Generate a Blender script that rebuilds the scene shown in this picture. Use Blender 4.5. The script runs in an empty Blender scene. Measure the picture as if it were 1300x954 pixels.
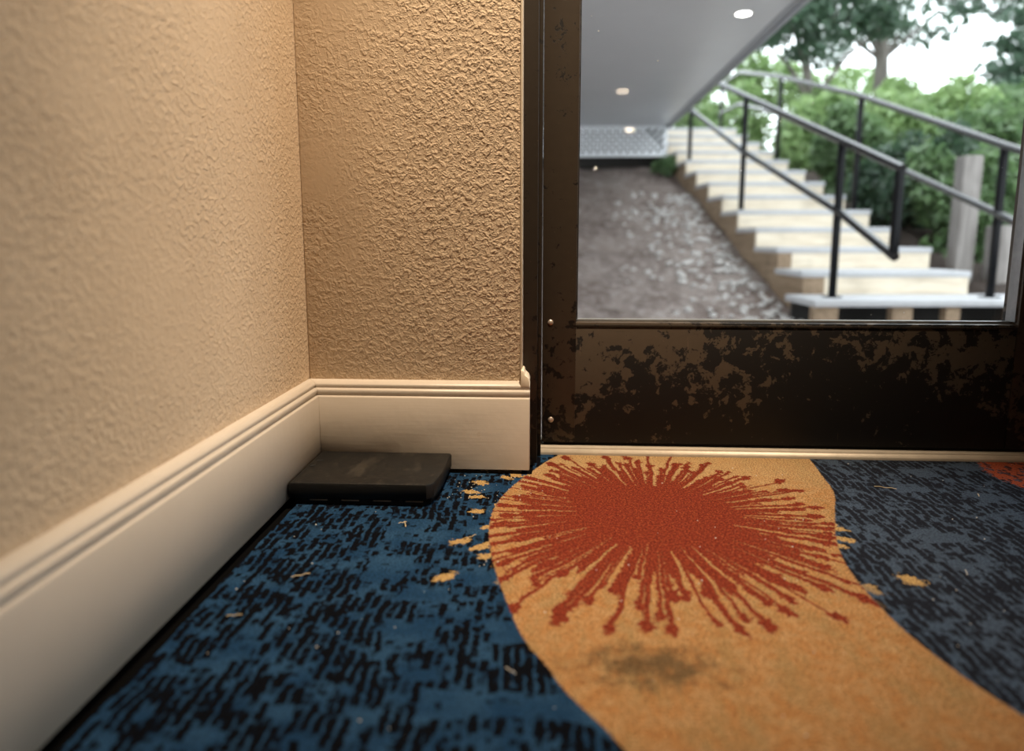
import bpy, bmesh, math, random
import numpy as np
from mathutils import Vector, Matrix
R = random.Random(7)
SC = bpy.context.scene
COL = SC.collection

# ------------------------------------------------------------------ camera
cam_d = bpy.data.cameras.new('camera')
cam = bpy.data.objects.new('camera', cam_d); COL.objects.link(cam)
cam.location = (0, 0, 0.40)
cam.rotation_euler = (math.radians(90 - 8.495), 0, math.radians(3.069))
cam_d.sensor_width = 36.0
cam_d.lens = 24.01
cam_d.shift_y = -44.5 / 1300
cam_d.clip_start = 0.02
cam_d.dof.use_dof = True
cam_d.dof.focus_distance = 1.14
cam_d.dof.aperture_fstop = 2.1
SC.camera = cam

# ------------------------------------------------------------------ sky, exposure
world = bpy.data.worlds.new('overcast_sky'); SC.world = world
world.use_nodes = True
wn, wl = world.node_tree.nodes, world.node_tree.links
wn.clear()
w_out = wn.new('ShaderNodeOutputWorld'); w_bg = wn.new('ShaderNodeBackground')
w_bg.inputs['Color'].default_value = (0.90, 0.96, 1.0, 1)
w_bg.inputs['Strength'].default_value = 4.2
wl.new(w_bg.outputs[0], w_out.inputs[0])
vs = SC.view_settings
vs.view_transform = 'Standard'; vs.look = 'None'; vs.gamma = 1; vs.exposure = 0.0
vs.use_curve_mapping = False
SC.cycles.use_denoising = True
LAMP = (1.0, 0.80, 0.58)       # warm downlight colour
LAMP_WATTS = 385.0             # inferred downlight by the door; the beam of each lamp is made in its builder
FAR_WATTS = 110.0
LAMP_LENS = 40.0               # brightness of the glowing lenses

# ------------------------------------------------------------------ node helpers
class NT:
    def __init__(self, name):
        self.m = bpy.data.materials.new(name); self.m.use_nodes = True
        self.t = self.m.node_tree; self.n = self.t.nodes; self.l = self.t.links
        self.n.clear()
        self.out = self.n.new('ShaderNodeOutputMaterial')
    def put(self, sock, v):
        if hasattr(v, 'is_output'): self.l.new(v, sock)
        elif isinstance(v, (tuple, list)) and sock.type == 'RGBA' and len(v) == 3: sock.default_value = (*v, 1)
        else: sock.default_value = v
    def math(self, op, a, b=0.0, c=0.0, clamp=False):
        x = self.n.new('ShaderNodeMath'); x.operation = op; x.use_clamp = clamp
        self.put(x.inputs[0], a); self.put(x.inputs[1], b); self.put(x.inputs[2], c)
        return x.outputs[0]
    def add(self, a, b): return self.math('ADD', a, b)
    def sub(self, a, b): return self.math('SUBTRACT', a, b)
    def mul(self, a, b): return self.math('MULTIPLY', a, b)
    def mn(self, a, b): return self.math('MINIMUM', a, b)
    def mx(self, a, b): return self.math('MAXIMUM', a, b)
    def step(self, v, lo, hi, smooth=True):
        x = self.n.new('ShaderNodeMapRange'); x.clamp = True
        x.interpolation_type = 'SMOOTHSTEP' if smooth else 'LINEAR'
        self.put(x.inputs[0], v); self.put(x.inputs[1], lo); self.put(x.inputs[2], hi)
        x.inputs[3].default_value = 0; x.inputs[4].default_value = 1
        return x.outputs[0]
    def coord(self, which='Object'):
        return self.n.new('ShaderNodeTexCoord').outputs[which]
    def geo(self, which='Position'):
        return self.n.new('ShaderNodeNewGeometry').outputs[which]
    def sep(self, v):
        x = self.n.new('ShaderNodeSeparateXYZ'); self.put(x.inputs[0], v); return x.outputs
    def comb(self, a=0.0, b=0.0, c=0.0):
        x = self.n.new('ShaderNodeCombineXYZ')
        for i, v in enumerate((a, b, c)): self.put(x.inputs[i], v)
        return x.outputs[0]
    def scalev(self, v, s, rot=(0, 0, 0)):
        x = self.n.new('ShaderNodeMapping'); self.put(x.inputs[0], v)
        x.inputs['Scale'].default_value = s; x.inputs['Rotation'].default_value = rot
        return x.outputs[0]
    def noise(self, v, scale=5, detail=2, rough=.5, dist=0, out=0):
        x = self.n.new('ShaderNodeTexNoise'); self.put(x.inputs['Vector'], v)
        x.inputs['Scale'].default_value = scale; x.inputs['Detail'].default_value = detail
        x.inputs['Roughness'].default_value = rough; x.inputs['Distortion'].default_value = dist
        return x.outputs[out]
    def white(self, w):
        x = self.n.new('ShaderNodeTexWhiteNoise'); x.noise_dimensions = '1D'
        self.put(x.inputs['W'], w); return x.outputs['Value']
    def voro(self, v, scale=5, feature='F1', out='Distance', rnd=1.0):
        x = self.n.new('ShaderNodeTexVoronoi'); x.feature = feature
        self.put(x.inputs['Vector'], v); x.inputs['Scale'].default_value = scale
        x.inputs['Randomness'].default_value = rnd
        return x.outputs[out]
    def mix(self, f, a, b):
        x = self.n.new('ShaderNodeMix'); x.data_type = 'RGBA'
        self.put(x.inputs[0], f); self.put(x.inputs[6], a); self.put(x.inputs[7], b)
        return x.outputs[2]
    def curve(self, v, pts):
        x = self.n.new('ShaderNodeFloatCurve'); self.put(x.inputs['Value'], v)
        c = x.mapping.curves[0]
        while len(c.points) > 2: c.points.remove(c.points[1])
        c.points[0].location = pts[0]; c.points[1].location = pts[-1]
        for p in pts[1:-1]: c.points.new(*p)
        x.mapping.update()
        return x.outputs[0]
    def bump(self, h, strength=.3, dist=.002, normal=None):
        x = self.n.new('ShaderNodeBump'); self.put(x.inputs['Height'], h)
        x.inputs['Strength'].default_value = strength; x.inputs['Distance'].default_value = dist
        if normal is not None: self.l.new(normal, x.inputs['Normal'])
        return x.outputs[0]
    def bsdf(self, col, rough=.6, normal=None, metal=0.0, spec=.5, **kw):
        x = self.n.new('ShaderNodeBsdfPrincipled')
        self.put(x.inputs['Base Color'], col); self.put(x.inputs['Roughness'], rough)
        self.put(x.inputs['Metallic'], metal); self.put(x.inputs['Specular IOR Level'], spec)
        for k, v in kw.items(): self.put(x.inputs[k.replace('_', ' ')], v)
        if normal is not None: self.l.new(normal, x.inputs['Normal'])
        return x.outputs[0]
    def done(self, sh):
        self.l.new(sh, self.out.inputs[0]); return self.m

def simple(name, col, rough=.6, metal=0.0, spec=.5, var=.12, scale=30, bump=.1, bd=.001):
    t = NT(name); p = t.coord()
    n = t.noise(p, scale, 4, .6)
    c = t.mix(n, tuple(max(0, v * (1 - var)) for v in col), tuple(v * (1 + var) for v in col))
    return t.done(t.bsdf(c, rough, t.bump(t.noise(p, scale * 6, 3), bump, bd), metal, spec))

# ------------------------------------------------------------------ materials
def wall_material(name, relief, scale, side):
    t = NT(name); p = t.geo()
    big = t.noise(p, 3.0, 3, .6)
    c = t.mix(t.step(big, .3, .7), (.52, .395, .270), (.59, .455, .315))
    dirt = t.step(t.noise(p, 40, 4, .7), .70, .80)
    c = t.mix(t.mul(dirt, .25), c, (.33, .25, .17))
    # orange peel plaster: blobs that thin out in patches
    b1 = t.step(t.noise(p, scale, 2, .5, .6), .42, .68)
    b2 = t.step(t.noise(p, scale * 2.3, 2, .5, .8), .45, .72)
    amt = t.step(t.noise(p, 5.0, 2), .25, .7)
    if side == 'back':   # thicker plaster towards the door frame
        amt = t.add(t.mul(amt, .45), t.step(t.sep(p)[0], -.36, -.10))
    else:
        amt = t.add(t.mul(amt, .5), .25)
    h = t.mul(t.add(b1, t.mul(b2, .5)), amt)
    nrm = t.bump(h, relief, .004)
    nrm = t.bump(t.noise(p, 900, 2), .08, .0006, nrm)
    return t.done(t.bsdf(c, .80, nrm, spec=.2))
M = {}
M['wall_back'] = wall_material('plaster_orange_peel', .55, 112, 'back')
M['wall_left'] = wall_material('plaster_soft', .34, 120, 'left')
M['wall_room'] = simple('plaster_room', (.55, .46, .36), .7)
M['ceiling'] = simple('ceiling_paint', (.6, .55, .47), .8)

def paint_material():
    t = NT('glossy_cream_paint'); p = t.geo()
    s = t.scalev(p, (6, 6, 60))
    brush = t.noise(t.scalev(p, (14, 14, 260)), 1, 3, .6)
    c = t.mix(t.noise(p, 9, 3), (.49, .425, .35), (.54, .475, .40))
    ding = t.step(t.noise(p, 45, 3, .7, 1.2), .71, .76)
    c = t.mix(t.mul(ding, .35), c, (.38, .29, .2))
    n = t.bump(brush, .08, .002)
    n = t.bump(t.noise(p, 26, 2), .12, .006, n)
    return t.done(t.bsdf(c, .36, n, spec=.45))
M['cream_paint'] = paint_material()

def bronze_material(name, mode):
    """dark bronze coating worn through to black"""
    t = NT(name); p = t.geo(); x, y, z = t.sep(p)
    warp = t.noise(p, 24, 3, .6, out=1)
    pw = t.n.new('ShaderNodeVectorMath'); pw.operation = 'MULTIPLY_ADD'
    t.l.new(warp, pw.inputs[0]); pw.inputs[1].default_value = (.03, .03, .03); t.l.new(p, pw.inputs[2])
    pw = pw.outputs[0]
    a = t.noise(pw, 44, 6, .68, 0)
    blot = t.noise(pw, 8, 3, .5)
    if mode == 'rail':
        # scuffed black mostly low down and in the middle of the rail
        low = t.step(z, .235, .04, False)
        mid = t.step(x, .02, .55, False)
        bias = t.add(t.mul(low, .24), t.mul(mid, .13))
        blot2 = t.noise(pw, 3.2, 2, .5)
        val = t.add(t.add(t.mul(a, 1.35), t.mul(blot, .55)), t.add(bias, t.mul(blot2, .45)))
        black = t.step(val, 1.275, 1.295)
        wear = t.step(z, .035, .10)
    else:
        val = t.add(t.mul(a, .8), t.mul(blot, .35))
        low = t.step(z, .30, .05, False)
        black = t.step(t.add(val, t.mul(low, .12)), .66, .68)
    # long scuffs
    sc = t.noise(t.scalev(p, (120, 120, 9), (0, .5, 0)), 1, 4, .65)
    sc2 = t.noise(t.scalev(p, (11, 11, 190), (0, -.25, 0)), 1, 4, .65)
    scuff = t.mx(t.step(sc, .69, .72), t.step(sc2, .70, .73))
    black = t.mx(black, t.mul(scuff, .9))
    lt = t.step(t.noise(t.scalev(p, (170, 170, 10), (0, -.6, 0)), 1, 3, .6), .735, .75)
    brown = t.mix(t.noise(p, 60, 3), (.056, .041, .028), (.074, .055, .038)) if mode == 'rail' else t.mix(t.noise(p, 60, 3), (.038, .028, .019), (.052, .039, .027)) if mode == 'stile' else t.mix(t.noise(p, 60, 3), (.025, .0185, .0128), (.036, .027, .019))
    c = t.mix(black, brown, (.0040, .0026, .0020))
    c = t.mix(t.mul(lt, .35), c, (.22, .15, .10))
    speck = t.step(t.noise(p, 330, 1, .5), .80, .83)
    c = t.mix(t.mul(speck, .5), c, (.28, .2, .14))
    h = t.sub(1, black)
    n = t.bump(h, .25, .0006)
    n = t.bump(t.noise(p, 500, 2), .06, .0006, n)
    return t.done(t.bsdf(c, t.add(.42, t.mul(black, .22)), n, spec=.35))
M['bronze_rail'] = bronze_material('worn_bronze_rail', 'rail')
M['bronze'] = bronze_material('worn_bronze', 'frame')
M['bronze_stile'] = bronze_material('worn_bronze_stile', 'stile')
M['bead_metal'] = simple('daylit_bead_grey', (.30, .31, .32), .45, .5, var=.3, scale=60)  # reflected daylight put into the grey of the right and bottom beads
M['bolt'] = simple('scuffed_steel', (.52, .43, .36), .38, .6, var=.2, scale=200)
M['threshold'] = simple('worn_aluminium', (.50, .43, .34), .45, .25, var=.25, scale=25, bump=.25)
M['caulk'] = simple('cream_caulk', (.70, .6, .46), .5)

def glass_material():
    t = NT('window_glass')
    fr = t.n.new('ShaderNodeFresnel'); fr.inputs['IOR'].default_value = 1.5
    gl = t.n.new('ShaderNodeBsdfGlossy'); gl.inputs['Roughness'].default_value = 0.0
    gl.inputs['Color'].default_value = (1, 1, 1, 1)
    tr = t.n.new('ShaderNodeBsdfTransparent'); tr.inputs['Color'].default_value = (.95, .97, .97, 1)
    mx = t.n.new('ShaderNodeMixShader')
    t.l.new(fr.outputs[0], mx.inputs[0]); t.l.new(tr.outputs[0], mx.inputs[1]); t.l.new(gl.outputs[0], mx.inputs[2])
    # dust and dried drops on the pane
    p = t.geo()
    spots = t.step(t.voro(p, 60, 'F1'), .10, .05)
    keep = t.step(t.noise(p, 45, 2), .62, .66)
    smear = t.mul(t.step(t.noise(t.scalev(p, (14, 14, 60), (0, .7, 0)), 1, 4, .6), .60, .8), .02)
    df = t.n.new('ShaderNodeBsdfDiffuse'); df.inputs['Color'].default_value = (.8, .8, .78, 1)
    mx2 = t.n.new('ShaderNodeMixShader')
    t.l.new(t.add(t.mul(t.mul(spots, keep), .6), smear), mx2.inputs[0])
    t.l.new(mx.outputs[0], mx2.inputs[1]); t.l.new(df.outputs[0], mx2.inputs[2])
    return t.done(mx2.outputs[0])
M['glass'] = glass_material()

def carpet_material():
    t = NT('patterned_carpet'); p = t.geo(); x, y, z = t.sep(p)
    tuft = t.noise(p, 380, 3, .7)
    tuft2 = t.noise(p, 900, 1, .5)
    wob = t.noise(p, 170, 2, .6)
    wobc = t.sub(wob, .5)
    xj = t.add(x, t.mul(wobc, .006)); yj = t.add(y, t.mul(t.sub(t.noise(t.scalev(p, (1, 1, 1), (0, 0, 1.3)), 190, 2), .5), .008))
    # ---- dark blue ground woven in broken ribs that run away from the viewer
    bend = t.add(t.mul(t.sub(t.noise(p, 10, 1), .5), .014), t.mul(t.sub(t.noise(p, 60, 2), .5), .008))
    u = t.math('DIVIDE', t.add(xj, bend), .0108)
    cid = t.math('FLOOR', u); fu = t.math('ABSOLUTE', t.sub(t.math('FRACT', u), .5))
    dash = t.noise(t.comb(t.mul(cid, 3.71), t.mul(yj, 34), 0.0), 1, 2, .6)
    # rectangular patches with fewer dashes
    bx = t.math('FLOOR', t.mul(t.add(x, t.mul(t.sub(t.noise(p, 30, 1), .5), .02)), 18.0)); by = t.math('FLOOR', t.mul(t.add(y, t.mul(t.sub(t.noise(p, 22, 1), .5), .03)), 27.0))
    blk = t.white(t.add(t.mul(bx, 17.13), t.mul(by, 5.71)))
    dens = t.add(t.mul(t.step(blk, .80, .86), .16), t.mul(t.sub(t.noise(p, 14, 2), .5), .25))
    rib = t.step(t.add(fu, t.mul(t.sub(t.noise(p, 130, 2), .5), .30)), .42, .30)
    dk = t.mul(t.step(t.sub(dash, dens), .42, .50), rib)
    dk = t.mx(dk, t.step(t.sub(t.noise(t.scalev(p, (1.5, .7, 1)), 60, 3, .6), dens), .545, .59))
    blue = t.mix(t.step(t.noise(p, 22, 3), .3, .7), (.012, .045, .105), (.027, .078, .155))
    blue = t.mix(t.step(x, .12, .48), blue, (.068, .095, .138))     # daylight on the doorway side, put into the colour as slate
    blk_c = t.mix(t.step(x, .12, .48), (.0018, .0024, .0045), (.016, .018, .026))  # dashes lightened towards the doorway for the same painted daylight
    ground = t.mix(dk, blue, blk_c)
    # ---- the broad tan ribbon
    yn = t.math('DIVIDE', t.sub(y, .3), 1.0)
    PL = [(.3,.16),(.4,.11),(.5,.057),(.571,.011),(.588,.004),(.634,-.021),(.69,-.039),(.75,-.055),(.824,-.071),(.901,-.080),(.98,-.078),(1.057,-.059),(1.138,-.027),(1.218,.012),(1.3,.07)]
    PR = [(.3,.52),(.4,.47),(.5,.425),(.593,.387),(.623,.379),(.659,.371),(.703,.367),(.756,.366),(.809,.370),(.881,.386),(.98,.423),(1.067,.456),(1.137,.467),(1.243,.481),(1.3,.485)]
    def edge(P):
        return t.sub(t.mul(t.curve(yn, [(a - .3, (b + .2) / .8) for a, b in P]), .8), .2)
    xe = t.add(x, t.mul(wobc, .005))
    inL = t.step(t.sub(xe, edge(PL)), -.0012, .0012, False)
    inR = t.step(t.sub(edge(PR), xe), -.0012, .0012, False)
    inside = t.mul(inL, inR)
    mott = t.noise(p, 60, 4, .65)
    tan = t.mix(t.step(mott, .35, .68), (.46, .215, .075), (.52, .305, .135))
    olive = t.mul(t.step(t.noise(t.scalev(p, (1.6, .55, 1)), 20, 4, .72), .44, .68), .62)
    tan = t.mix(olive, tan, (.36, .235, .10))
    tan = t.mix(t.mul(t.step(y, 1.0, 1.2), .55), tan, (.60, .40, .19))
    # spilt stain near the front
    dx = t.math('DIVIDE', t.sub(x, .10), .085); dy = t.math('DIVIDE', t.sub(y, .600), .042)
    dd = t.math('SQRT', t.add(t.mul(dx, dx), t.mul(dy, dy)))
    stain = t.step(t.add(dd, t.mul(t.sub(t.noise(p, 45, 4, .65), .5), 2.2)), 1.15, .1)
    tan = t.mix(t.mul(stain, .78), tan, (.085, .06, .03))
    # ---- the red burst: a disc that breaks into rays with blunt tips
    px = t.sub(xj, .155); py = t.sub(yj, .968)
    pd = t.comb(px, py, 0.0)
    r = t.math('SQRT', t.add(t.mul(px, px), t.mul(py, py)))
    th = t.math('ARCTAN2', py, px)
    # the burst is wider than deep and longer towards the viewer
    front = t.step(py, .02, -.25)
    th_w = t.add(th, t.mul(t.sub(t.noise(pd, 16, 2), .5), .07))
    core = t.step(t.sub(r, t.mul(t.sub(t.noise(pd, 28, 3, .6), .5), .13)), .122, .118)
    def rays(n, seed, lo, hi, w0, w1, blob):
        uu = t.mul(t.add(t.math('DIVIDE', th_w, 2 * math.pi), .5), float(n))
        ci = t.math('FLOOR', uu)
        rnd = t.white(t.add(ci, seed)); rnd2 = t.white(t.add(ci, seed + 500.0))
        off = t.mul(t.sub(rnd2, .5), .5)
        lat = t.math('ABSOLUTE', t.mul(t.sub(t.sub(t.math('FRACT', uu), .5), off), t.mul(r, 2 * math.pi / n)))
        L = t.add(lo, t.mul(rnd, hi - lo))
        L = t.add(L, t.mul(front, .050))
        wd = t.add(w0, t.mul(rnd2, w1 - w0))
        wd = t.add(wd, t.mul(t.sub(wob, .5), .006))
        line = t.mul(t.step(t.sub(lat, wd), .0012, -.0012, False), t.step(t.sub(r, L), .001, -.001, False))
        dr = t.mul(t.sub(r, L), .62)
        bl = t.math('SQRT', t.add(t.mul(lat, lat), t.mul(dr, dr)))
        bl = t.add(bl, t.mul(t.sub(t.noise(pd, 120, 3, .6), .5), .022))
        return line, t.step(bl, blob + .001, blob - .001, False)
    l1, b1 = rays(61, 3.0, .18, .275, .0022, .0046, .0070)
    l2, b2 = rays(97, 91.0, .15, .25, .0016, .0036, .0052)
    l3, b3 = rays(43, 211.0, .18, .30, .0018, .0040, .0084)
    l4, b4 = rays(47, 307.0, .13, .215, .0048, .0085, .0045)
    burst = t.mx(core, t.mx(t.mx(l1, b1), t.mx(t.mx(l2, b2), t.mx(t.mx(l3, b3), t.mx(l4, b4)))))
    red = t.mix(t.step(t.noise(p, 200, 3, .6), .35, .7), (.19, .028, .014), (.29, .050, .021))
    red = t.mix(t.mul(t.step(t.noise(p, 12, 3), .5, .75), .4), red, (.22, .032, .02))
    red = t.mix(t.mul(t.step(t.noise(p, 380, 2), .60, .72), .5), red, (.50, .17, .055))
    ribbon = t.mix(burst, tan, red)
    # where the rays leave the ribbon their tips turn tan
    side = t.math('ABSOLUTE', t.sub(t.math('ABSOLUTE', t.math('DIVIDE', py, t.mx(r, .01))), 0.0))
    tips = t.mx(b1, b3)
    tips = t.mul(tips, t.mul(t.step(r, .215, .222), t.step(side, .80, .62)))
    c = t.mix(tips, ground, (.52, .33, .13))
    c = t.mix(inside, c, ribbon)
    # ---- the corner of the next motif: red with a net of blue gaps
    qx = t.sub(xe, 1.0); qy = t.sub(yj, 1.16)
    rq = t.math('SQRT', t.add(t.mul(qx, qx), t.mul(t.mul(qy, qy), 1.9)))
    gaps = t.step(t.add(t.voro(t.scalev(p, (1.5, 1, 1)), 64, 'F1'), t.mul(wobc, .6)), .43, .37)
    motif = t.mul(t.step(t.sub(rq, t.mul(wobc, .03)), .243, .239), t.sub(1, t.mul(gaps, .85)))
    c = t.mix(motif, c, (.46, .10, .045))
    # tuft speckle, trodden grit
    sp = t.step(tuft, .38, .60)
    c = t.mix(t.mul(t.sub(1, sp), .62), c, (.006, .006, .007))
    grit = t.step(t.noise(p, 260, 1), .80, .815)
    c = t.mix(t.mul(grit, .25), c, (.55, .48, .38))
    n = t.bump(t.add(tuft, t.mul(tuft2, .5)), .85, .0035)
    return t.done(t.bsdf(c, .92, n, spec=.03))
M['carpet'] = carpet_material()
M['subfloor'] = simple('black_subfloor', (.004, .004, .004), .9, spec=0.0)  # flat black, seen as a dark line in the gap by the baseboards
def plastic_material():
    t = NT('black_plastic'); p = t.geo()
    dust = t.step(t.noise(p, 160, 4, .7), .50, .78)
    up = t.step(t.sep(t.geo('Normal'))[2], .4, .9)
    sm = t.step(t.noise(t.scalev(p, (30, 9, 30), (0, 0, .6)), 1, 4, .6), .50, .68)
    c = t.mix(t.mul(up, t.add(t.mul(dust, .40), t.mul(sm, .25))), (.007, .0068, .0065), (.075, .062, .047))
    n = t.bump(t.noise(p, 600, 2), .22, .0006)
    return t.done(t.bsdf(c, .45, n, spec=.25))
M['black_plastic'] = plastic_material()
M['box_slot'] = simple('dull_slot_edge', (.20, .16, .12), .5)
M['black_hole'] = simple('hole_black', (.002, .002, .002), .9)
M['straw'] = simple('straw', (.62, .48, .28), .6)
M['lint'] = simple('pale_lint', (.6, .56, .5), .8)
def lamp_material(name, col, s):
    t = NT(name); e = t.n.new('ShaderNodeEmission'); e.inputs[0].default_value = (*col, 1); e.inputs[1].default_value = s
    return t.done(e.outputs[0])
M['lamp_lens'] = lamp_material('lamp_lens', LAMP, LAMP_LENS)
M['lamp_lens_far'] = lamp_material('lamp_lens_far', LAMP, 150.0)
M['lamp_soffit'] = lamp_material('lamp_soffit', (1, .97, .92), 14.0)
M['white_metal'] = simple('white_metal', (.7, .7, .68), .4)
# outdoors
def soffit_material():
    t = NT('painted_soffit'); p = t.geo()
    perf = t.step(t.voro(p, 70, 'F1', rnd=0.0), .26, .20)
    c = t.mix(t.noise(p, 2.5, 3), (.56, .57, .59), (.64, .65, .67))
    c = t.mix(t.mul(perf, .12), c, (.1, .1, .1))
    return t.done(t.bsdf(c, .33, t.bump(t.noise(p, 4, 2), .05, .01), spec=.5))
M['soffit'] = soffit_material()
M['fascia'] = simple('grey_fascia', (.33, .34, .36), .5, scale=8)
M['lattice'] = simple('white_lattice', (.80, .82, .85), .5, scale=10)
M['dark_void'] = simple('void_shade', (.03, .028, .026), .9)  # near-black: shade behind the lattice and under the deck put into the colour
def dirt_material():
    t = NT('bare_earth'); p = t.geo()
    a = t.noise(p, 3.0, 6, .65); b = t.noise(p, 14, 5, .65); g = t.noise(p, 45, 3, .6)
    c = t.mix(t.step(a, .35, .65), (.165, .125, .108), (.30, .25, .225))
    c = t.mix(t.mul(t.step(b, .48, .66), .7), c, (.42, .37, .345))
    c = t.mix(t.mul(t.step(g, .62, .72), .45), c, (.52, .48, .46))
    c = t.mix(t.mul(t.step(t.noise(p, 20, 4), .60, .68), .7), c, (.07, .05, .042))
    h = t.add(b, t.mul(g, .6))
    return t.done(t.bsdf(c, .95, t.bump(h, .8, .05), spec=.2))
M['dirt'] = dirt_material()
M['mulch'] = simple('dark_mulch', (.055, .04, .032), .95, var=.6, scale=14, bump=.8, bd=.03)
M['pebble'] = simple('pale_pebble', (.50, .48, .46), .85, var=.3, scale=9)
def wood_material(name, c1, c2, ax):
    t = NT(name); p = t.geo()
    s = [30, 30, 30]; s[ax] = 2.0
    g = t.noise(t.scalev(p, tuple(s)), 1, 5, .6, .4)
    c = t.mix(t.step(g, .3, .7), c1, c2)
    c = t.mix(t.mul(t.step(t.noise(p, 5, 4), .5, .75), .35), c, tuple(v * .6 for v in c1))
    return t.done(t.bsdf(c, .75, t.bump(g, .3, .004), spec=.3))
M['riser'] = wood_material('cream_riser_board', (.60, .51, .39), (.74, .66, .53), 0)
M['stringer'] = wood_material('brown_timber', (.20, .14, .09), (.31, .225, .15), 1)
M['grey_timber'] = wood_material('weathered_timber', (.15, .135, .125), (.27, .25, .235), 2)
M['tread'] = simple('concrete_tread', (.43, .435, .45), .7, var=.15, scale=20, bump=.3)
M['rail_black'] = simple('black_rail_paint', (.005, .0055, .007), .26, spec=.10, var=.1, bump=.03)
M['rail_gloss'] = simple('glossy_black_pipe', (.006, .0065, .008), .24, spec=1.0, var=.1, bump=.03)
M['bark'] = wood_material('bark', (.10, .09, .08), (.21, .19, .165), 2)
def leaf_material(name, c1, c2):
    t = NT(name); p = t.geo()
    c = t.mix(t.step(t.noise(p, 6, 4, .75), .35, .65), c1, c2)
    c = t.mix(t.mul(t.noise(p, 40, 1), .4), c, tuple(v * 1.5 for v in c2))
    a = t.bsdf(c, .36, spec=.55)
    b = t.n.new('ShaderNodeBsdfTranslucent'); t.l.new(c, b.inputs[0])
    mx = t.n.new('ShaderNodeMixShader'); mx.inputs[0].default_value = .42
    t.l.new(a, mx.inputs[1]); t.l.new(b.outputs[0], mx.inputs[2])
    return t.done(mx.outputs[0])
M['leaf_dark'] = leaf_material('leaf_dark', (.028, .062, .040), (.07, .125, .07))
M['leaf_mid'] = leaf_material('leaf_mid', (.065, .125, .055), (.155, .245, .105))
M['leaf_light'] = leaf_material('leaf_light', (.15, .26, .10), (.32, .44, .19))
M['leaf_blue'] = leaf_material('leaf_blue', (.045, .085, .060), (.10, .17, .11))

# ------------------------------------------------------------------ mesh helpers
class MB:
    def __init__(self): self.v = []; self.f = []
    def quadstrip(self, rings, close=True, caps=True):
        n = len(rings[0]); b = len(self.v)
        for rg in rings: self.v += [tuple(q) for q in rg]
        for i in range(len(rings) - 1):
            for j in range(n if close else n - 1):
                a0 = b + i * n + j; a1 = b + i * n + (j + 1) % n
                self.f.append((a0, a1, a1 + n, a0 + n))
        if caps:
            self.f.append(tuple(b + j for j in reversed(range(n))))
            self.f.append(tuple(b + (len(rings) - 1) * n + j for j in range(n)))
        return self
    def box(self, x0, x1, y0, y1, z0, z1, B=None):
        P = [[(x0,y0,z0),(x1,y0,z0),(x1,y1,z0),(x0,y1,z0)], [(x0,y0,z1),(x1,y0,z1),(x1,y1,z1),(x0,y1,z1)]]
        if B: P = [[B(*q) for q in rg] for rg in P]
        return self.quadstrip(P)
    def prism(self, poly, f0, f1):
        return self.quadstrip([[f0(*q) for q in poly], [f1(*q) for q in poly]])
    def tube(self, path, rad, n=10):
        rings = []
        P = [Vector(q) for q in path]
        rr = rad if isinstance(rad, (list, tuple)) else [rad] * len(P)
        for i, q in enumerate(P):
            d = (P[min(i + 1, len(P) - 1)] - P[max(i - 1, 0)]).normalized()
            u = d.cross(Vector((0, 0, 1)));
            if u.length < 1e-3: u = d.cross(Vector((0, 1, 0)))
            u.normalize(); w = u.cross(d)
            rings.append([q + (u * math.cos(k * 2 * math.pi / n) + w * math.sin(k * 2 * math.pi / n)) * rr[i] for k in range(n)])
        return self.quadstrip(rings)
    def disc(self, c, nrm, r, h, n=24, dome=0):
        c = Vector(c); nrm = Vector(nrm).normalized()
        u = nrm.cross(Vector((0.3, .2, 1)));  u.normalize(); w = nrm.cross(u)
        prof = [(r, 0), (r, h * .6), (r * .8, h), (r * .4, h + dome)] if dome else [(r, 0), (r, h)]
        return self.quadstrip([[c + nrm * hh + (u * math.cos(k * 2 * math.pi / n) + w * math.sin(k * 2 * math.pi / n)) * ra for k in range(n)] for ra, hh in prof])
    def build(self, name, mat, parent=None, bevel=0.0, seg=2, smooth=False, org=(0, 0, 0)):
        me = bpy.data.meshes.new(name)
        o3 = Vector(org)
        me.from_pydata([tuple(Vector(q) - o3) for q in self.v], [], self.f)
        bm = bmesh.new(); bm.from_mesh(me)
        bmesh.ops.recalc_face_normals(bm, faces=bm.faces)
        if bevel > 0:
            es = [e for e in bm.edges if len(e.link_faces) == 2 and e.calc_face_angle(0) > .5]
            bmesh.ops.bevel(bm, geom=es, offset=bevel, segments=seg, profile=.5, affect='EDGES', clamp_overlap=True)
        bm.to_mesh(me); bm.free()
        if smooth or bevel > 0:
            me.shade_smooth()
            me.set_sharp_from_angle(angle=math.radians(38))
        me.materials.append(mat)
        o = bpy.data.objects.new(name, me); COL.objects.link(o)
        if parent is not None: o.parent = parent
        return o

def thing(name, label, cat, loc, group=None):
    o = bpy.data.objects.new(name, None); COL.objects.link(o); o.empty_display_size = .1
    o.location = loc; o['label'] = label; o['category'] = cat
    if group: o['group'] = group
    return o
def tag(o, label, cat, group=None):
    o['label'] = label; o['category'] = cat
    if group: o['group'] = group
    return o
def struct(o, label=None, cat=None):
    o['kind'] = 'structure'
    if label: o['label'] = label
    if cat: o['category'] = cat
    return o
def stuff(o): o['kind'] = 'stuff'; return o
def empty_struct(name, loc, label, cat):
    o = bpy.data.objects.new(name, None); COL.objects.link(o); o.location = loc
    o['kind'] = 'structure'; o['label'] = label; o['category'] = cat
    return o

# ------------------------------------------------------------------ room shell
XL, YB = -0.4165, 1.150          # plaster faces of the left and back wall
XR, YE, ZC = 2.9, -19.5, 2.45
XJ = -0.046                      # right end of the short back wall
struct(MB().box(XL - .2, XR + .2, YE - .2, 1.33, -.12, -.008).build('floor_slab', M['subfloor']), 'black subfloor showing as a dark line beside the baseboards', 'floor')
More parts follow.
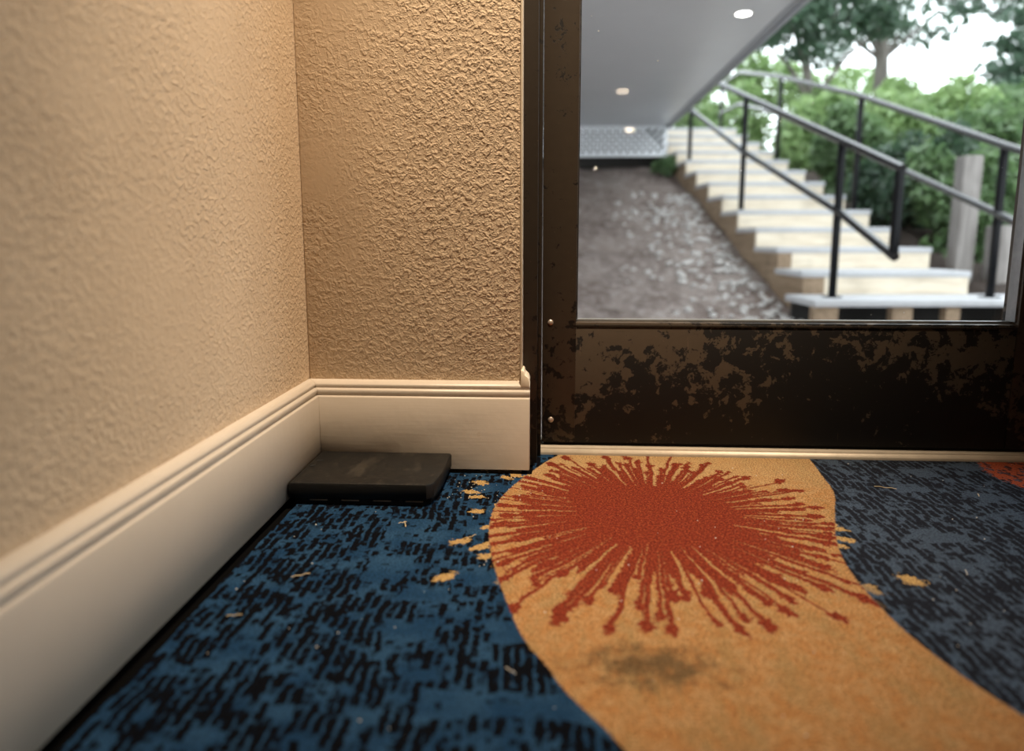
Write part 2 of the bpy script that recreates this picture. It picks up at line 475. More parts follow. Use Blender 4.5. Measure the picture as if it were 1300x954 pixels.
# carpet: cut a few millimetres short of the baseboards with a slightly ragged edge
def carpet():
    b = MB(); top = []
    ys = [YE + .01, -1.0] + [ -0.2 + i * .02 for i in range(66)]
    ys = [q for q in ys if q < 1.120]
    edge = [(-.3810 + R.uniform(-.0016, .0016) + .0012 * math.sin(q * 23), q) for q in ys]
    back = [(-.3810 + i * .02, 1.1245 + R.uniform(-.001, .001)) for i in range(1, 18)]
    poly = edge + [(-.3810, 1.1245)] + back + [(-.0262, 1.1245), (-.0235, 1.234), (XR - .01, 1.234), (XR - .01, YE + .01)]
    b.quadstrip([[(q[0], q[1], -.0075) for q in poly], [(q[0], q[1], 0.0) for q in poly]])
    return b.build('floor', M['carpet'])
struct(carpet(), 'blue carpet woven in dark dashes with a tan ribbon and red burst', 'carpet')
struct(MB().box(XL - .18, XL, YE - .18, YB + .18, -.1, ZC).build('wall_left', M['wall_left']), 'tan plaster wall on the left with a soft bumpy finish', 'wall')
struct(MB().box(XL, XJ, YB, YB + .18, -.1, ZC).build('wall_back', M['wall_back'], bevel=.003), 'short tan wall of rough orange peel plaster beside the door', 'wall')
struct(MB().box(XJ, XR + .18, YB, YB + .18, 2.16, ZC).build('wall_back_upper', M['wall_room']), 'wall above the glazed doors', 'wall')
struct(MB().box(1.87, XR + .18, YB, YB + .18, -.1, 2.16).build('wall_back_right', M['wall_room']), 'wall beyond the far side of the glazed doors', 'wall')
struct(MB().box(XR, XR + .18, YE - .18, YB, -.1, ZC).build('wall_right', M['wall_room']), 'wall along the other side of the corridor', 'wall')
struct(MB().box(XL, XR, YE - .18, YE, -.1, ZC).build('wall_front', M['wall_room']), 'wall at the far end of the corridor behind the viewer', 'wall')
struct(MB().box(XL - .18, XR + .18, YE - .18, YB + .18, ZC, ZC + .15).build('ceiling', M['ceiling']), 'ceiling over the corridor with recessed lamps', 'ceiling')

# baseboards, profile (distance from plaster, height)
PROF = [(0, .006), (.0235, .006), (.0235, .1300), (.0225, .1320), (.0185, .1330), (.0185, .1352), (.0205, .1368), (.0205, .1425), (.0185, .1443),
        (.0150, .1450), (.0150, .1470), (.0163, .1484), (.0160, .1520), (.0120, .1550), (.0040, .1572), (0, .1580)]
b = MB()
b.quadstrip([[(XL + d, YB - d, z) for d, z in PROF], [(XL + d, YE, z) for d, z in PROF]])
struct(b.build('baseboard_left', M['cream_paint'], bevel=.0006, seg=1), 'tall cream baseboard with a beaded top along the left wall', 'baseboard')
b = MB()
b.quadstrip([[(XL + d, YB - d, z) for d, z in PROF], [(-.0305, YB - d, z) for d, z in PROF]])
bb = struct(b.build('baseboard_back', M['cream_paint'], bevel=.0006, seg=1), 'short cream baseboard with a beaded top under the rough wall', 'baseboard')
# painted lump of filler where the board meets the door frame
b = MB()
b.prism([(-.0460, .150), (-.0312, .150), (-.0312, .1600), (-.0335, .1665), (-.0390, .1715), (-.0412, .1790), (-.0460, .1790)],
        lambda x, z: (x, YB - .017, z), lambda x, z: (x, YB + .03, z))
struct(b.build('trim_1', M['caulk'], bevel=.0015), 'lump of cream filler on the end of the short baseboard', 'trim')
# corner bead down the wall edge
struct(MB().box(XJ - .0015, XJ + .0022, YB - .002, YB + .05, .175, 2.16).build('trim_2', M['caulk'], bevel=.0007), 'thin pale bead down the wall edge beside the dark frame', 'trim')

# ------------------------------------------------------------------ door, frame, threshold
fr = empty_struct('trim_3', (-.03, 1.2, 0), 'dark bronze metal door frame between the rough wall and the door', 'door frame')
O = (-.03, 1.2, 0)
MB().box(-.10, -.0190, 1.183, 1.325, -.004, 2.15).build('jamb', M['bronze'], fr, .0012, org=O)
MB().box(-.0190, -.0125, 1.222, 1.325, -.004, 2.15).build('door_stop', M['bronze'], fr, .0008, org=O)
MB().box(-.10, 1.95, 1.183, 1.325, 2.115, 2.16).build('head', M['bronze'], fr, .0012, org=O)
MB().box(1.80, 1.95, 1.183, 1.325, -.004, 2.115).build('jamb', M['bronze'], fr, .0012, org=O)

def door(name, x0, x1, label, bolts):
    O = (x0, 1.25, .0)
    d = empty_struct(name, O, label, 'door')
    gx0, gx1 = x0 + .0620, x1 - .0580
    Y0, Y1, YG = 1.250, 1.296, 1.2855
    zt, zr = 2.10, .2475
    MB().box(x0, gx0, Y0, Y1, .020, zt).build('stile', M['bronze_stile'], d, .0012, org=O)
    MB().box(gx1, x1, Y0, Y1, .020, zt).build('stile', M['bronze_stile'], d, .0012, org=O)
    rail = MB().box(gx0 - .0008, gx1 - .0012, Y0 + .0006, Y1, .020, zr).build('bottom_rail', M['bronze_rail'], d, .0015, org=O)
    MB().box(gx0, gx1, Y0, Y1, zt - .10, zt).build('top_rail', M['bronze'], d, .0012, org=O)
    # glazing beads around the pane
    MB().box(gx0, gx1, YG - .014, YG - .003, zr, zr + .0042).build('glazing_bead', M['bead_metal'], d, .0006, org=O)
    MB().box(gx0, gx0 + .003, YG - .018, YG - .003, zr + .0042, zt - .1).build('glazing_bead', M['bronze'], d, .0006, org=O)
    MB().box(gx1 - .0035, gx1, Y0 + .006, YG - .003, zr + .0042, zt - .1).build('glazing_bead', M['bead_metal'], d, .0006, org=O)
    MB().box(gx0, gx1, YG - .012, YG - .003, zt - .104, zt - .1).build('glazing_bead', M['bronze'], d, .0006, org=O)
    g = MB(); g.quadstrip([[(gx0, YG, zr), (gx1, YG, zr)], [(gx0, YG, zt - .1), (gx1, YG, zt - .1)]], close=False, caps=False)
    go = g.build('glass_pane', M['glass'], d, org=O); go['label'] = 'clear glass pane with dust specks'
    # drip lip of the rail and lower sweep
    MB().box(gx0, gx1, Y0 - .0010, Y0 + .004, zr - .0075, zr - .0035).build('rail_lip', M['bronze'], d, .0004, org=O)
    MB().box(x0 + .004, x1 - .004, Y0 + .006, Y1 - .004, .0135, .020).build('door_sweep', M['black_hole'], d, org=O)
    for k, (bx, bz) in enumerate(bolts):
        s = MB().disc((bx, Y0 + .0006, bz), (0, -1, 0), .0052, .0022, 20, .0008).build('bolt', M['bolt'], d, smooth=True, org=O)
        s['label'] = 'pale round bolt head'
        MB().box(bx - .0030, bx + .0030, Y0 - .0027, Y0 - .0018, bz - .0004, bz + .0004).build('slot', M['black_hole'], s)
    return d
d1 = door('door_1', -.0110, .8920, 'glazed door with a scuffed black bottom rail and narrow bronze stiles', [(.0040, .247), (.0060, .063)])
d2 = door('door_2', .8960, 1.7990, 'second glazed door leaf past the scuffed one', [])
b = MB()
b.prism([(1.236, -.006), (1.236, .0035), (1.240, .0085), (1.252, .0130), (1.300, .0130), (1.345, .004), (1.345, -.02)],
        lambda y, z: (-.0175, y, z), lambda y, z: (1.80, y, z))
th = b.build('threshold', M['threshold'], bevel=.0007, seg=1)
tag(th, 'worn pale metal threshold strip under the scuffed door', 'threshold'); th['kind'] = 'structure'
MB().box(-.0175, 1.80, 1.2425, 1.2455, .0085, .0112).build('ridge', M['threshold'], th, .0006)

# ------------------------------------------------------------------ black plastic box in the corner
bx0, bx1, by0, by1 = -.3905, -.1645, .9690, 1.1240
O = (bx0, by0, 0)
box = thing('floor_box', 'low black plastic box lying in the corner against both baseboards', 'plastic box', O)
b = MB()
cut = .010
def ring(ins, z, c=cut):
    return [(bx0 + ins, by0 + ins, z), (bx1 - .006 - ins - c, by0 + ins, z), (bx1 - .006 - ins, by0 + ins + c, z), (bx1 - ins, by0 + .06, z),
            (bx1 - ins, by1 - ins, z), (bx0 + ins, by1 - ins, z)]
b.quadstrip([ring(.0015, .011), ring(.0, .013), ring(.0, .0315), ring(.0012, .0345), ring(.004, .0360)])
lid = b.build('lid', M['black_plastic'], box, smooth=True, org=O); lid['label'] = 'dusty flat lid with chamfered edges'
MB().quadstrip([ring(.006, .0005), ring(.006, .0105)]).build('tray', M['black_plastic'], box, org=O)
MB().quadstrip([ring(.0035, .0090), ring(.0035, .0112)]).build('seam', M['black_hole'], box, org=O)
for k in range(4):
    x = bx0 + .030 + k * .049
    s = MB().box(x, x + .027, by0 + .0046, by0 + .0066, .0062, .0078).build('vent_slot', M['box_slot'], box, org=O)
    MB().box(x - .010, x - .004, by0 + .003, by0 + .008, .0005, .009).build('foot', M['black_plastic'], box, org=O)
for (x, y, a) in ((-.3768, 1.072, .2), (-.3800, 1.046, .5)):
    b = MB(); n = 14
    pts = [(math.cos(k * 2 * math.pi / n) * .0055, math.sin(k * 2 * math.pi / n) * .0026) for k in range(n)]
    f = lambda z: [(x + p * math.cos(a) - q * math.sin(a), y + p * math.sin(a) + q * math.cos(a), z) for p, q in pts]
    h = b.quadstrip([f(.0355), f(.0363)]).build('key_hole', M['black_hole'], box, org=O); h['label'] = 'small dark oval hole'

# ------------------------------------------------------------------ litter on the carpet
def sliver(name, mat, x, y, ang, L, r, label, cat='straw'):
    b = MB(); pts = []
    n = 5
    for i in range(n):
        s = i / (n - 1) - .5
        pts.append((x + math.cos(ang) * L * s - math.sin(ang) * .12 * L * (s * s), y + math.sin(ang) * L * s + math.cos(ang) * .12 * L * (s * s), .0022 + .0012 * (i % 2)))
    b.tube(pts, r * .65, 5)
    return tag(b.build(name, mat, smooth=True), label, cat)
sliver('straw_sliver', M['straw'], -.1985, .902, 1.9, .016, .0009, 'short pale straw sliver on the blue carpet just before the black box')
sliver('straw_sliver', M['straw'], -.2035, .908, .5, .012, .0007, 'thin straw bit crossing another before the black box')
sliver('straw_sliver', M['straw'], -.1005, .868, .9, .016, .0006, 'fine straw sliver on blue carpet close to the tan ribbon edge')
sliver('straw_sliver', M['straw'], -.2925, .750, .5, .022, .0007, 'long straw sliver beside the left baseboard')
sliver('straw_sliver', M['straw'], .5450, 1.085, -.35, .032, .0007, 'long fine straw on the grey blue carpet near the threshold')
sliver('straw_sliver', M['straw'], .6750, 1.060, 1.2, .012, .0007, 'short straw sliver on the carpet before the red netted motif')
sliver('straw_sliver', M['straw'], -.332, .660, .2, .016, .0007, 'straw sliver lying at the dark edge of the left baseboard')
sliver('lint_thread', M['lint'], -.033, .582, -.7, .013, .0007, 'pale lint thread on blue carpet beside the nearest ribbon edge', 'lint')
sliver('lint_thread', M['lint'], .5050, .80, 1.2, .014, .0006, 'pale lint thread on the grey carpet beyond the ribbon', 'lint')
b = MB()
for k in range(190):
    x = R.uniform(-.37, .95); y = R.uniform(.5, 1.22)
    if R.random() < .3: x = R.uniform(-.16, .0); y = R.uniform(1.0, 1.115)
    if bx0 - .01 < x < bx1 + .01 and y > by0 - .01: continue
    if x < -.03 and y > 1.115: continue
    s = R.uniform(.0003, .0007)
    b.box(x - s, x + s * R.uniform(.5, 2), y - s, y + s, .0003, .0003 + s * 1.6)
o = b.build('crumbs', M['lint']); o['kind'] = 'stuff'; tag(o, 'pale specks of grit scattered over the carpet', 'crumbs')

# ------------------------------------------------------------------ ceiling lamps
def lamp(name, x, y, r, mat, label, z=ZC, group=None, watts=0.0, aim=(0, 0, -1), spread=66):
    o = thing(name, label, 'light', (x, y, z), group)
    n = 28
    f = lambda rr, zz: [(rr * math.cos(k * 2 * math.pi / n), rr * math.sin(k * 2 * math.pi / n), zz) for k in range(n)]
    MB().quadstrip([f(r + .002, -.001), f(r + .022, -.001), f(r + .024, -.005), f(r + .020, -.010), f(r + .003, -.010), f(r + .002, -.001)], caps=False).build('trim_ring', M['white_metal'], o, smooth=True)
    MB().quadstrip([f(r, -.007), f(r, -.001)]).build('lens', mat, o)
    if watts:
        ld = bpy.data.lights.new('lamp_beam', 'SPOT'); ld.energy = watts; ld.color = LAMP
        ld.spot_size = math.radians(spread); ld.spot_blend = 1.0; ld.shadow_soft_size = .055
        lo = bpy.data.objects.new('lamp_beam', ld); COL.objects.link(lo); lo.parent = o; lo.location = (0, 0, -.075)
        lo.rotation_euler = Vector(aim).to_track_quat('-Z', 'Y').to_euler()   # beam turned along the given aim
    return o
lamp('ceiling_light', .30, .55, .085, M['lamp_lens'], 'inferred recessed ceiling lamp nearest the glazed door', watts=LAMP_WATTS, aim=(-.37, .55, -2.2), spread=47)  # inferred downlight; tilt and narrow beam added to darken away from the corner
lamp('ceiling_light', 1.10, -3.2, .085, M['lamp_lens'], 'recessed ceiling lamp second from the glazed door', watts=FAR_WATTS)
lamp('ceiling_light', 1.007, -7.47, .085, M['lamp_lens'], 'recessed ceiling lamp third from the glazed door', watts=FAR_WATTS)
lamp('ceiling_light', 1.528, -11.0, .085, M['lamp_lens_far'], 'recessed ceiling lamp fourth from the glazed door', watts=FAR_WATTS)
lamp('ceiling_light', 1.317, -18.0, .085, M['lamp_lens_far'], 'recessed ceiling lamp at the far end of the corridor', watts=FAR_WATTS)

# ------------------------------------------------------------------ outdoors: building overhang
ZS, XS, YS = 1.88, 1.575, 9.49
so = struct(MB().box(-6, XS, 2.2, YS, ZS, ZS + .14).build('soffit', M['soffit']), 'pale grey soffit of the overhanging upper floor outside the door', 'soffit')
MB().box(XS, XS + .03, 2.2, YS + .06, ZS - .025, ZS + .30).build('fascia', M['fascia'], so, .004)
MB().box(XS - .055, XS - .012, 2.2, YS, ZS - .012, ZS).build('edge_strip', M['fascia'], so, .003)
ub = struct(MB().box(-6, XS - .01, 2.25, YS + 3.0, ZS + .16, 4.6).build('exterior_wall', M['soffit']), 'outer wall of the upper floor above the soffit', 'wall')
lamp('soffit_light', 1.274, 4.867, .048, M['lamp_soffit'], 'round white downlight set in the grey soffit', ZS)
sk = thing('lattice_skirt', 'white lattice panel closing the gap below the far end of the soffit', 'lattice', (-1, YS, 1.5))
O = (-1, YS, 1.5)
LX0, LX1, LZ0, LZ1 = -2.2, XS - .012, 1.505, ZS
b = MB(); sp, wd = .100, .030
def clipbar(c, sgn, y0, y1):
    # a 45 degree bar: x = c + sgn*(z-LZ0), clipped to the panel
    h = LZ1 - LZ0; hw = wd / 2 * math.sqrt(2)
    pts = [(c - hw, LZ0), (c + hw, LZ0), (c + sgn * h + hw, LZ1), (c + sgn * h - hw, LZ1)]
    if min(p[0] for p in pts) < LX0 or max(p[0] for p in pts) > LX1: 
        # shorten bars at the ends
        zz = (LX1 - hw - c) if sgn > 0 else (c - hw - LX0)
        if zz <= .04: return
        zz = min(zz, h)
        pts = [(c - hw, LZ0), (c + hw, LZ0), (c + sgn * zz + hw, LZ0 + zz), (c + sgn * zz - hw, LZ0 + zz)]
        if min(p[0] for p in pts) < LX0 - .001 or max(p[0] for p in pts) > LX1 + .001: return
    b.prism(pts, lambda x, z: (x, y0, z), lambda x, z: (x, y1, z))
k = LX0 + .04
while k < LX1:
    clipbar(k, 1, YS - .006, YS - .001); clipbar(k, -1, YS - .001, YS + .004); k += sp
stuff(b.build('lattice_bars', M['lattice'], sk, org=O))
for (a0, a1, c0, c1) in ((LX0, LX1, LZ0 - .02, LZ0 + .025), (LX0, LX1, LZ1 - .03, LZ1 - .001), (LX1 - .05, LX1, LZ0, LZ1)):
    MB().box(a0, a1, YS - .012, YS + .008, c0, c1).build('frame', M['lattice'], sk, .002, org=O)
struct(MB().box(-6, XS - .03, YS + .45, YS + .6, .6, ZS + .1).build('lattice_shade_back', M['dark_void']), 'dark backing for the shade behind the white lattice', 'wall')
struct(MB().box(XS - .06, XS - .02, YS + .02, YS + 3, 1.2, ZS + .1).build('lattice_shade_side', M['dark_void']), 'dark side of the shade backing beside the stairs', 'wall')

# ------------------------------------------------------------------ outdoors: ground
SX, SY, SZ, ST, SR, SW, SA = 1.904, 5.229, .157, .494, .171, 1.248, .067
sd = Vector((-math.sin(SA), math.cos(SA), 0)); se = Vector((math.cos(SA), math.sin(SA), 0)); SO = Vector((SX, SY, 0))
def S(u, v, z): return tuple(SO + se * u + sd * v + Vector((0, 0, z)))
def stair_uv(x, y):
    q = Vector((x, y, 0)) - SO; return q.dot(se), q.dot(sd)
def nos(v): return SZ + v * SR / ST
rs = np.random.RandomState(3)
def ground_z(x, y):
    u, v = stair_uv(x, y)
    z = max(-.24, min(1.36, -.17 + .36 * (y - 5.396)))
    if u > .6:   # bank on the far side rises under the shrubs
        z = max(-.24, min(1.5, -.05 + .30 * (y - 5.4))) + .04 * math.sin(u)
        if u < 1.5: z -= .30
    if y > 9.4: z += 0 if u < .6 else 0
    return z + .025 * math.sin(x * 5.1 + y * 2.2) * math.sin(y * 4.3 - x) + .012 * math.sin(x * 13 + 3 * y)
nx, ny = 110, 150
xs = np.linspace(-7, 14, nx); ys = np.concatenate([np.linspace(1.36, 10, 100), np.linspace(10.3, 26, 50)])
vv = [(x, y, ground_z(x, y)) for y in ys for x in xs]
ff = [(j * nx + i, j * nx + i + 1, (j + 1) * nx + i + 1, (j + 1) * nx + i) for j in range(ny - 1) for i in range(nx - 1)]
me = bpy.data.meshes.new('ground'); me.from_pydata(vv, [], ff); me.shade_smooth()
me.materials.append(M['dirt']); me.materials.append(M['mulch'])
for p_ in me.polygons:
    u, v = stair_uv(p_.center.x, p_.center.y)
    if u > .7 or p_.center.y > 9.6: p_.material_index = 1
g = bpy.data.objects.new('ground', me); COL.objects.link(g)
struct(g, 'bare brown earth bank rising beside the outdoor stairs', 'ground')
b = MB()
for k in range(420):
    y = R.uniform(4.3, 8.4); u0, v0 = stair_uv(0, y)
    x = SX - math.tan(SA) * (y - SY) - .05 - abs(R.gauss(0, .42))
    s = R.uniform(.012, .04)
    c = Vector((x, y, ground_z(x, y) + s * .25))
    rg = []
    for zz, rr in ((-.5, .6), (0, 1), (.5, .65)):
        rg.append([c + Vector((math.cos(a * 1.0472) * s * rr * R.uniform(.7, 1.3), math.sin(a * 1.0472) * s * rr * R.uniform(.7, 1.3), zz * s)) for a in range(6)])
    b.quadstrip(rg)
o = b.build('pebbles', M['pebble']); o['kind'] = 'stuff'; tag(o, 'pale pebbles strewn on the earth beside the stairs', 'pebbles')

# ------------------------------------------------------------------ outdoors: stairs
NS = 13
O = S(0, 0, 0)
stw = thing('outdoor_staircase', 'long outdoor staircase with cream risers and grey treads climbing the bank', 'stairs', O)
for side, u0, u1 in ((0, .0, .05), (1, SW - .05, SW)):
    poly = []
    for s in range(2, NS + 1):
        v = (s - 2) * ST + .030; zt = SZ + (s - 2) * SR - .045
        poly += [(v, zt - SR if s > 2 else -.30), (v, zt)]
    vend = (NS - 1) * ST + .8
    poly += [(vend, SZ + (NS - 2) * SR - .045), (vend, nos(vend) - .75), (.9, nos(.9) - .75), (.5, -.30)]
    MB().prism(poly, lambda v, z: S(u0, v, z), lambda v, z: S(u1, v, z)).build('stringer', M['stringer'], stw, org=O)['label'] = 'brown stepped side board'
for s in range(2, NS + 1):
    v = (s - 2) * ST; z = SZ + (s - 2) * SR
    dep = ST + .03 if s < NS else 1.4
    MB().box(.05 if s < 4 else -.002, SW + .002, v + .006, v + .045, z - SR - (0 if s > 2 else .0), z - .045, S).build('riser', M['riser'], stw, org=O)
    MB().box(-.015, SW + .015, v, v + dep, z - .045, z, S).build('tread', M['tread'], stw, .006, org=O)
    # brown end block seen at the left of each step
    if s < 4: MB().box(-.002, .16 - .05 * (s - 2), v + .001, v + .050, z - SR, z - .045, S).build('end_block', M['stringer'], stw, org=O)
# wide bottom platform on short posts
z1 = SZ - SR
MB().box(-.13, SW + .75, -.480, .012, z1 - .050, z1, S).build('bottom_deck', M['tread'], stw, .008, org=O)['label'] = 'wide grey bottom deck'
for u0, u1 in ((-.115, .055), (.43, .57), (.80, .90), (1.25, 1.40), (1.85, 1.99)):
    MB().box(u0, u1, -.455, -.38, -.34, z1 - .050, S).build('deck_post', M['stringer'], stw, .005, org=O)
MB().box(-.10, SW + .74, -.06, -.03, -.34, z1 - .050, S).build('deck_shade_sheet', M['dark_void'], stw, org=O)  # dark sheet added for the shade in the voids under the deck

# ------------------------------------------------------------------ outdoors: handrails
def tread_z(v): 
    s = max(1, min(NS, int(math.floor(v / ST)) + 2)); return SZ + (s - 2) * SR
def bar(p, q, a, b_):
    p = Vector(p); q = Vector(q); d = (q - p).normalized()
    side = se if abs(d.z) < .95 else se
    upv = d.cross(side).normalized()
    B = MB()
    rg = lambda c: [c + side * a * sx + upv * b_ * sz for sx, sz in ((-1, -1), (1, -1), (1, 1), (-1, 1))]
    return B.quadstrip([rg(p), rg(q)])
def handrail(u, posts, top, mid, label, loop):
    O = S(u, posts[0], tread_z(posts[0]))
    h = thing('handrail', label, 'handrail', O)
    pl = lambda P: [S(u, v, z) for v, z in P]
    def interp(P, v):
        for (a, za), (c, zc) in zip(P, P[1:]):
            if a <= v <= c: return za + (zc - za) * (v - a) / (c - a)
        return P[-1][1]
    for nm, P in (('top_rail', top), ('mid_rail', mid)):
        MB().tube(pl(P), .027, 14).build(nm, M['rail_gloss'], h, smooth=True, org=O)
    for v in posts:
        zb = tread_z(v)
        p = bar(S(u, v, zb), S(u, v, interp(top, v) - .005), .021, .021).build('post', M['rail_black'], h, .003, org=O)
        MB().box(u - .05, u + .05, v - .05, v + .05, zb, zb + .010, S).build('base_plate', M['rail_black'], p, org=O).location = (0, 0, 0)
    if loop: bar(S(u, top[0][0] + .022, mid[0][1] - .01), S(u, top[0][0] + .022, top[0][1]), .021, .021).build('end_post', M['rail_black'], h, .003, org=O)
    return h
handrail(.095, [-.26, 1.72, 3.70], [(-1.01, .805), (-.26, 1.067), (1.72, 1.753), (3.70, 2.44), (5.4, 3.03)],
         [(-1.01, .290), (-.26, .592), (1.72, 1.240), (3.70, 1.98), (5.4, 2.52)], 'black metal handrail on the left edge of the stairs, ending in a loop', True)
handrail(1.20, [-.30, 1.70, 3.70, 6.05], [(-1.05, .775), (-.30, 1.03), (1.70, 1.755), (3.70, 2.38), (5.2, 2.78), (6.05, 2.80)],
         [(-1.05, .290), (-.30, .570), (1.70, 1.255), (3.70, 1.93), (5.2, 2.34), (6.05, 2.36)], 'black metal handrail on the shrub side of the stairs', True)

# weathered posts beside the bottom of the stairs
tp = MB().box(3.272, 3.418, 5.72, 5.86, -.4, 1.05).build('timber_post', M['grey_timber'], bevel=.012); tag(tp, 'tall weathered grey timber post beside the bottom deck', 'post')
tp = MB().box(3.50, 3.78, 5.62, 5.76, -.4, .50).build('timber_post', M['grey_timber'], bevel=.012); tag(tp, 'short broad pale grey timber post right of the tall one', 'post')

# ------------------------------------------------------------------ plants
def leaf_mesh(name, mat, blobs, n, size, parent, org, seed, droop=0.0, asp=.42):
    rs = np.random.RandomState(seed)
    w = np.array([b[3] * b[4] * b[5] for b in blobs]) ** .67; w /= w.sum()
    idx = rs.choice(len(blobs), n, p=w)
    B = np.array(blobs)[idx]
    d = rs.normal(size=(n, 3)); d /= np.linalg.norm(d, axis=1)[:, None]
    rad = rs.uniform(.35, 1.0, n) ** .6
    c = B[:, :3] + d * rad[:, None] * B[:, 3:6]
    nrm = d * .5 + rs.normal(size=(n, 3)) * .6 + np.array([0, 0, .35]); nrm /= np.linalg.norm(nrm, axis=1)[:, None]
    a = rs.normal(size=(n, 3)); a[:, 2] -= droop; a -= nrm * (a * nrm).sum(1)[:, None]; a /= np.linalg.norm(a, axis=1)[:, None]
    b = np.cross(nrm, a)
    L = size * 1.3 * rs.uniform(.5, 1.4, n)[:, None]
    v = np.stack([c - a * L, c + b * L * asp + nrm * L * .12, c + a * L, c - b * L * asp + nrm * L * .12], 1).reshape(-1, 3) - np.array(org)
    f = np.arange(n * 4).reshape(-1, 4)
    tri = np.concatenate([f[:, [0, 1, 2]], f[:, [0, 2, 3]]], 0)
    me = bpy.data.meshes.new(name)
    me.vertices.add(len(v)); me.vertices.foreach_set('co', v.ravel().astype(np.float32))
    me.loops.add(len(tri) * 3); me.loops.foreach_set('vertex_index', tri.ravel().astype(np.int32))
    me.polygons.add(len(tri)); me.polygons.foreach_set('loop_start', np.arange(0, len(tri) * 3, 3).astype(np.int32))
    me.update(); me.validate()
    me.materials.append(mat)
    o = bpy.data.objects.new(name, me); COL.objects.link(o); o.parent = parent; o['kind'] = 'stuff'
    return o
SEED = [10]
def shrub(x, y, ztop, rx, ry, h, mat, label, n=2600, size=.05, group=None, clumps=9):
    zg = ground_z(x, y)
    o = thing('shrub', label, 'shrub', (x, y, zg), group); org = (x, y, zg)
    SEED[0] += 1; rr = random.Random(SEED[0])
    bl = []
    zc = ztop - h / 2
    for k in range(clumps):
        bl.append((x + rr.uniform(-.75, .75) * rx, y + rr.uniform(-.75, .75) * ry, zc + rr.uniform(-.38, .38) * h, rx * .42, ry * .42, h * .22))
    bl.append((x, y, zc, rx * .8, ry * .8, h * .45))
    leaf_mesh('foliage', M[mat], bl, n, size, o, org, SEED[0])
    st = MB()
    for k in range(6):
        a = rr.uniform(0, 6.28); q = bl[k % len(bl)]
        st.tube([(x + .05 * math.cos(a), y + .05 * math.sin(a), zg - .02), ((x + q[0]) / 2 + .05 * math.cos(a), (y + q[1]) / 2, (zg + q[2]) / 2), (q[0], q[1], q[2])], [.018, .013, .006], 5)
    st.build('stem', M['bark'], o, org=org)
    return o
def tree(x, y, trunk, blobs, mat, label, n, size, droop=0.0, name='tree', branches=True):
    zg = ground_z(x, y)
    o = thing(name, label, 'tree', (x, y, zg)); org = (x, y, zg)
    SEED[0] += 1
    MB().tube([(x, y, zg - .1)] + [t[:3] for t in trunk], [trunk[0][3] * 1.25] + [t[3] for t in trunk], 9).build('trunk', M['bark'], o, smooth=True, org=org)
    if branches:
        for q in blobs[:7]:
            t0 = min(trunk, key=lambda t: abs(t[2] - (q[2] - .8)))
            m = ((t0[0] + q[0]) / 2, (t0[1] + q[1]) / 2, (t0[2] + q[2]) / 2 + .15)
            MB().tube([t0[:3], m, q[:3]], [.05, .032, .012], 6).build('branch', M['bark'], o, smooth=True, org=org)
    leaf_mesh('foliage', M[mat], blobs, n, size, o, org, SEED[0], droop)
    return o
# shrubs along the far side of the stairs: x, y, top, radii, height
shrub(3.95, 6.45, 1.20, .55, .5, 1.25, 'leaf_mid', 'dense mid green shrub behind the tall timber post', 5200, .045)
shrub(3.62, 7.30, 1.55, .42, .5, 1.25, 'leaf_dark', 'dark green shrub beside the middle posts of the shrub side handrail', 4600, .042)
shrub(4.75, 7.40, 1.85, .65, .6, 1.5, 'leaf_mid', 'rounded mid green shrub above the short timber post', 4600, .05)
shrub(3.60, 8.60, 1.95, .42, .6, 1.3, 'leaf_mid', 'mid green shrub against the steps halfway up the stairs', 4200, .048)
shrub(4.60, 9.00, 2.30, .65, .6, 1.5, 'leaf_light', 'light green shrub behind the halfway shrubs', 3600, .055)
shrub(3.62, 10.2, 2.45, .5, .6, 1.4, 'leaf_light', 'light green shrub beside the upper steps', 3600, .055)
shrub(5.60, 9.20, 2.30, .7, .7, 1.5, 'leaf_mid', 'broad green shrub on the bank past the light one', 3400, .055)
shrub(4.40, 11.8, 2.95, .8, .7, 1.7, 'leaf_light', 'yellow green shrub near the top of the stairs', 3600, .065)
shrub(3.50, 13.2, 3.10, .7, .7, 1.5, 'leaf_light', 'pale green shrub closing the view above the top step', 3200, .07)
shrub(6.00, 11.8, 2.80, .9, .8, 1.7, 'leaf_light', 'pale green shrub high on the bank below the trees', 3000, .07)
shrub(7.10, 10.6, 2.55, .8, .8, 1.8, 'leaf_mid', 'mid green shrub below the blue green conifer', 3000, .065)
shrub(2.60, 14.8, 3.70, .8, .6, 1.6, 'leaf_light', 'pale shrub beyond the landing at the top of the stairs', 2600, .075)
shrub(1.50, 9.18, 1.46, .17, .14, .26, 'leaf_mid', 'small leafy plant at the foot of the white lattice', 420, .04, clumps=4)
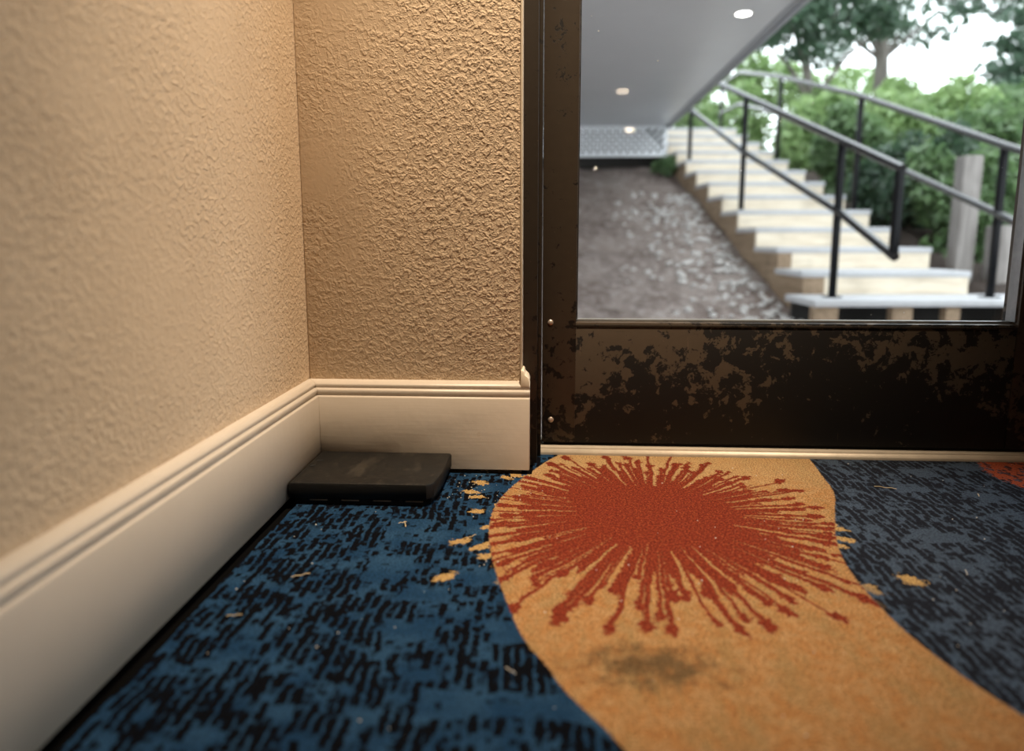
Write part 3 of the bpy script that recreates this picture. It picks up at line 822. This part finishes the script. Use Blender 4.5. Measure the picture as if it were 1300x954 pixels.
# trees
tree(6.80, 15.0, [(6.80, 15, 2.4, .16), (6.74, 15, 4.0, .13), (6.62, 15, 5.6, .11), (6.5, 15, 7.4, .07)],
     [(4.6, 14.6, 5.0, .9, .8, .6), (5.6, 15, 6.0, .8, .8, .6), (7.7, 15, 6.1, 1.1, .8, .5), (8.6, 15, 5.3, .9, .7, .45), (5.9, 14.6, 4.7, 1.0, .8, .6), (7.6, 15.3, 4.9, 1.0, .8, .6), (9.6, 15, 6.3, .9, .8, .5), (6.6, 15, 7.2, 1.4, 1, .6), (5.4, 14.4, 4.1, .5, .5, .4), (9.6, 15, 4.9, .8, .6, .25), (8.0, 15, 5.6, 1.2, .6, .3), (10.6, 15, 5.6, .8, .6, .3)],
     'leaf_blue', 'slender tree with a bare grey trunk and open leafy branches behind the shrubs', 4200, .085)
tree(4.3, 12.0, [(4.3, 12, 2.6, .07), (4.1, 11.8, 3.4, .055), (3.9, 11.5, 4.3, .035)],
     [(3.75, 11.5, 3.72, .6, .5, .34), (4.35, 11.6, 3.85, .8, .6, .4), (4.9, 11.7, 4.1, .8, .6, .4), (3.9, 11.6, 4.4, .8, .5, .3), (3.3, 11.5, 3.5, .3, .3, .18), (4.6, 11.5, 4.7, 1.0, .5, .3), (5.2, 11.6, 3.7, .4, .3, .2), (4.0, 11.6, 3.3, .35, .3, .16), (5.5, 11.8, 4.6, .6, .4, .25)],
     'leaf_dark', 'small dark leaved tree hanging over the upper handrails by the soffit edge', 2500, .07)
bl = []
for k in range(9):
    z = 2.0 + k * .42; rr = 1.5 * (1 - k / 10.5)
    for a in range(5): bl.append((8.35 + math.cos(a * 1.257 + k) * rr * .6, 12.4 + math.sin(a * 1.257 + k) * rr * .6, z, rr * .5, rr * .5, .16))
tree(8.35, 12.4, [(8.35, 12.4, 1.8, .13), (8.35, 12.4, 3.6, .08), (8.35, 12.4, 5.8, .03)], bl, 'leaf_blue', 'blue green conifer with drooping boughs at the bank top', 6500, .075, .8, 'conifer', False)
tree(2.6, 18.0, [(2.6, 18, 4, .14), (2.7, 18, 6, .1)], [(3.0, 18, 5.0, 1.0, .8, .7), (4.4, 18, 4.6, 1.0, .8, .7), (2.2, 18, 5.5, 1.0, .8, .8), (5.6, 18.3, 4.2, 1, .8, .7), (7.6, 18.5, 4.0, 1.4, .8, .7)], 'leaf_light', 'far pale green tree beyond the landing', 4200, .1)
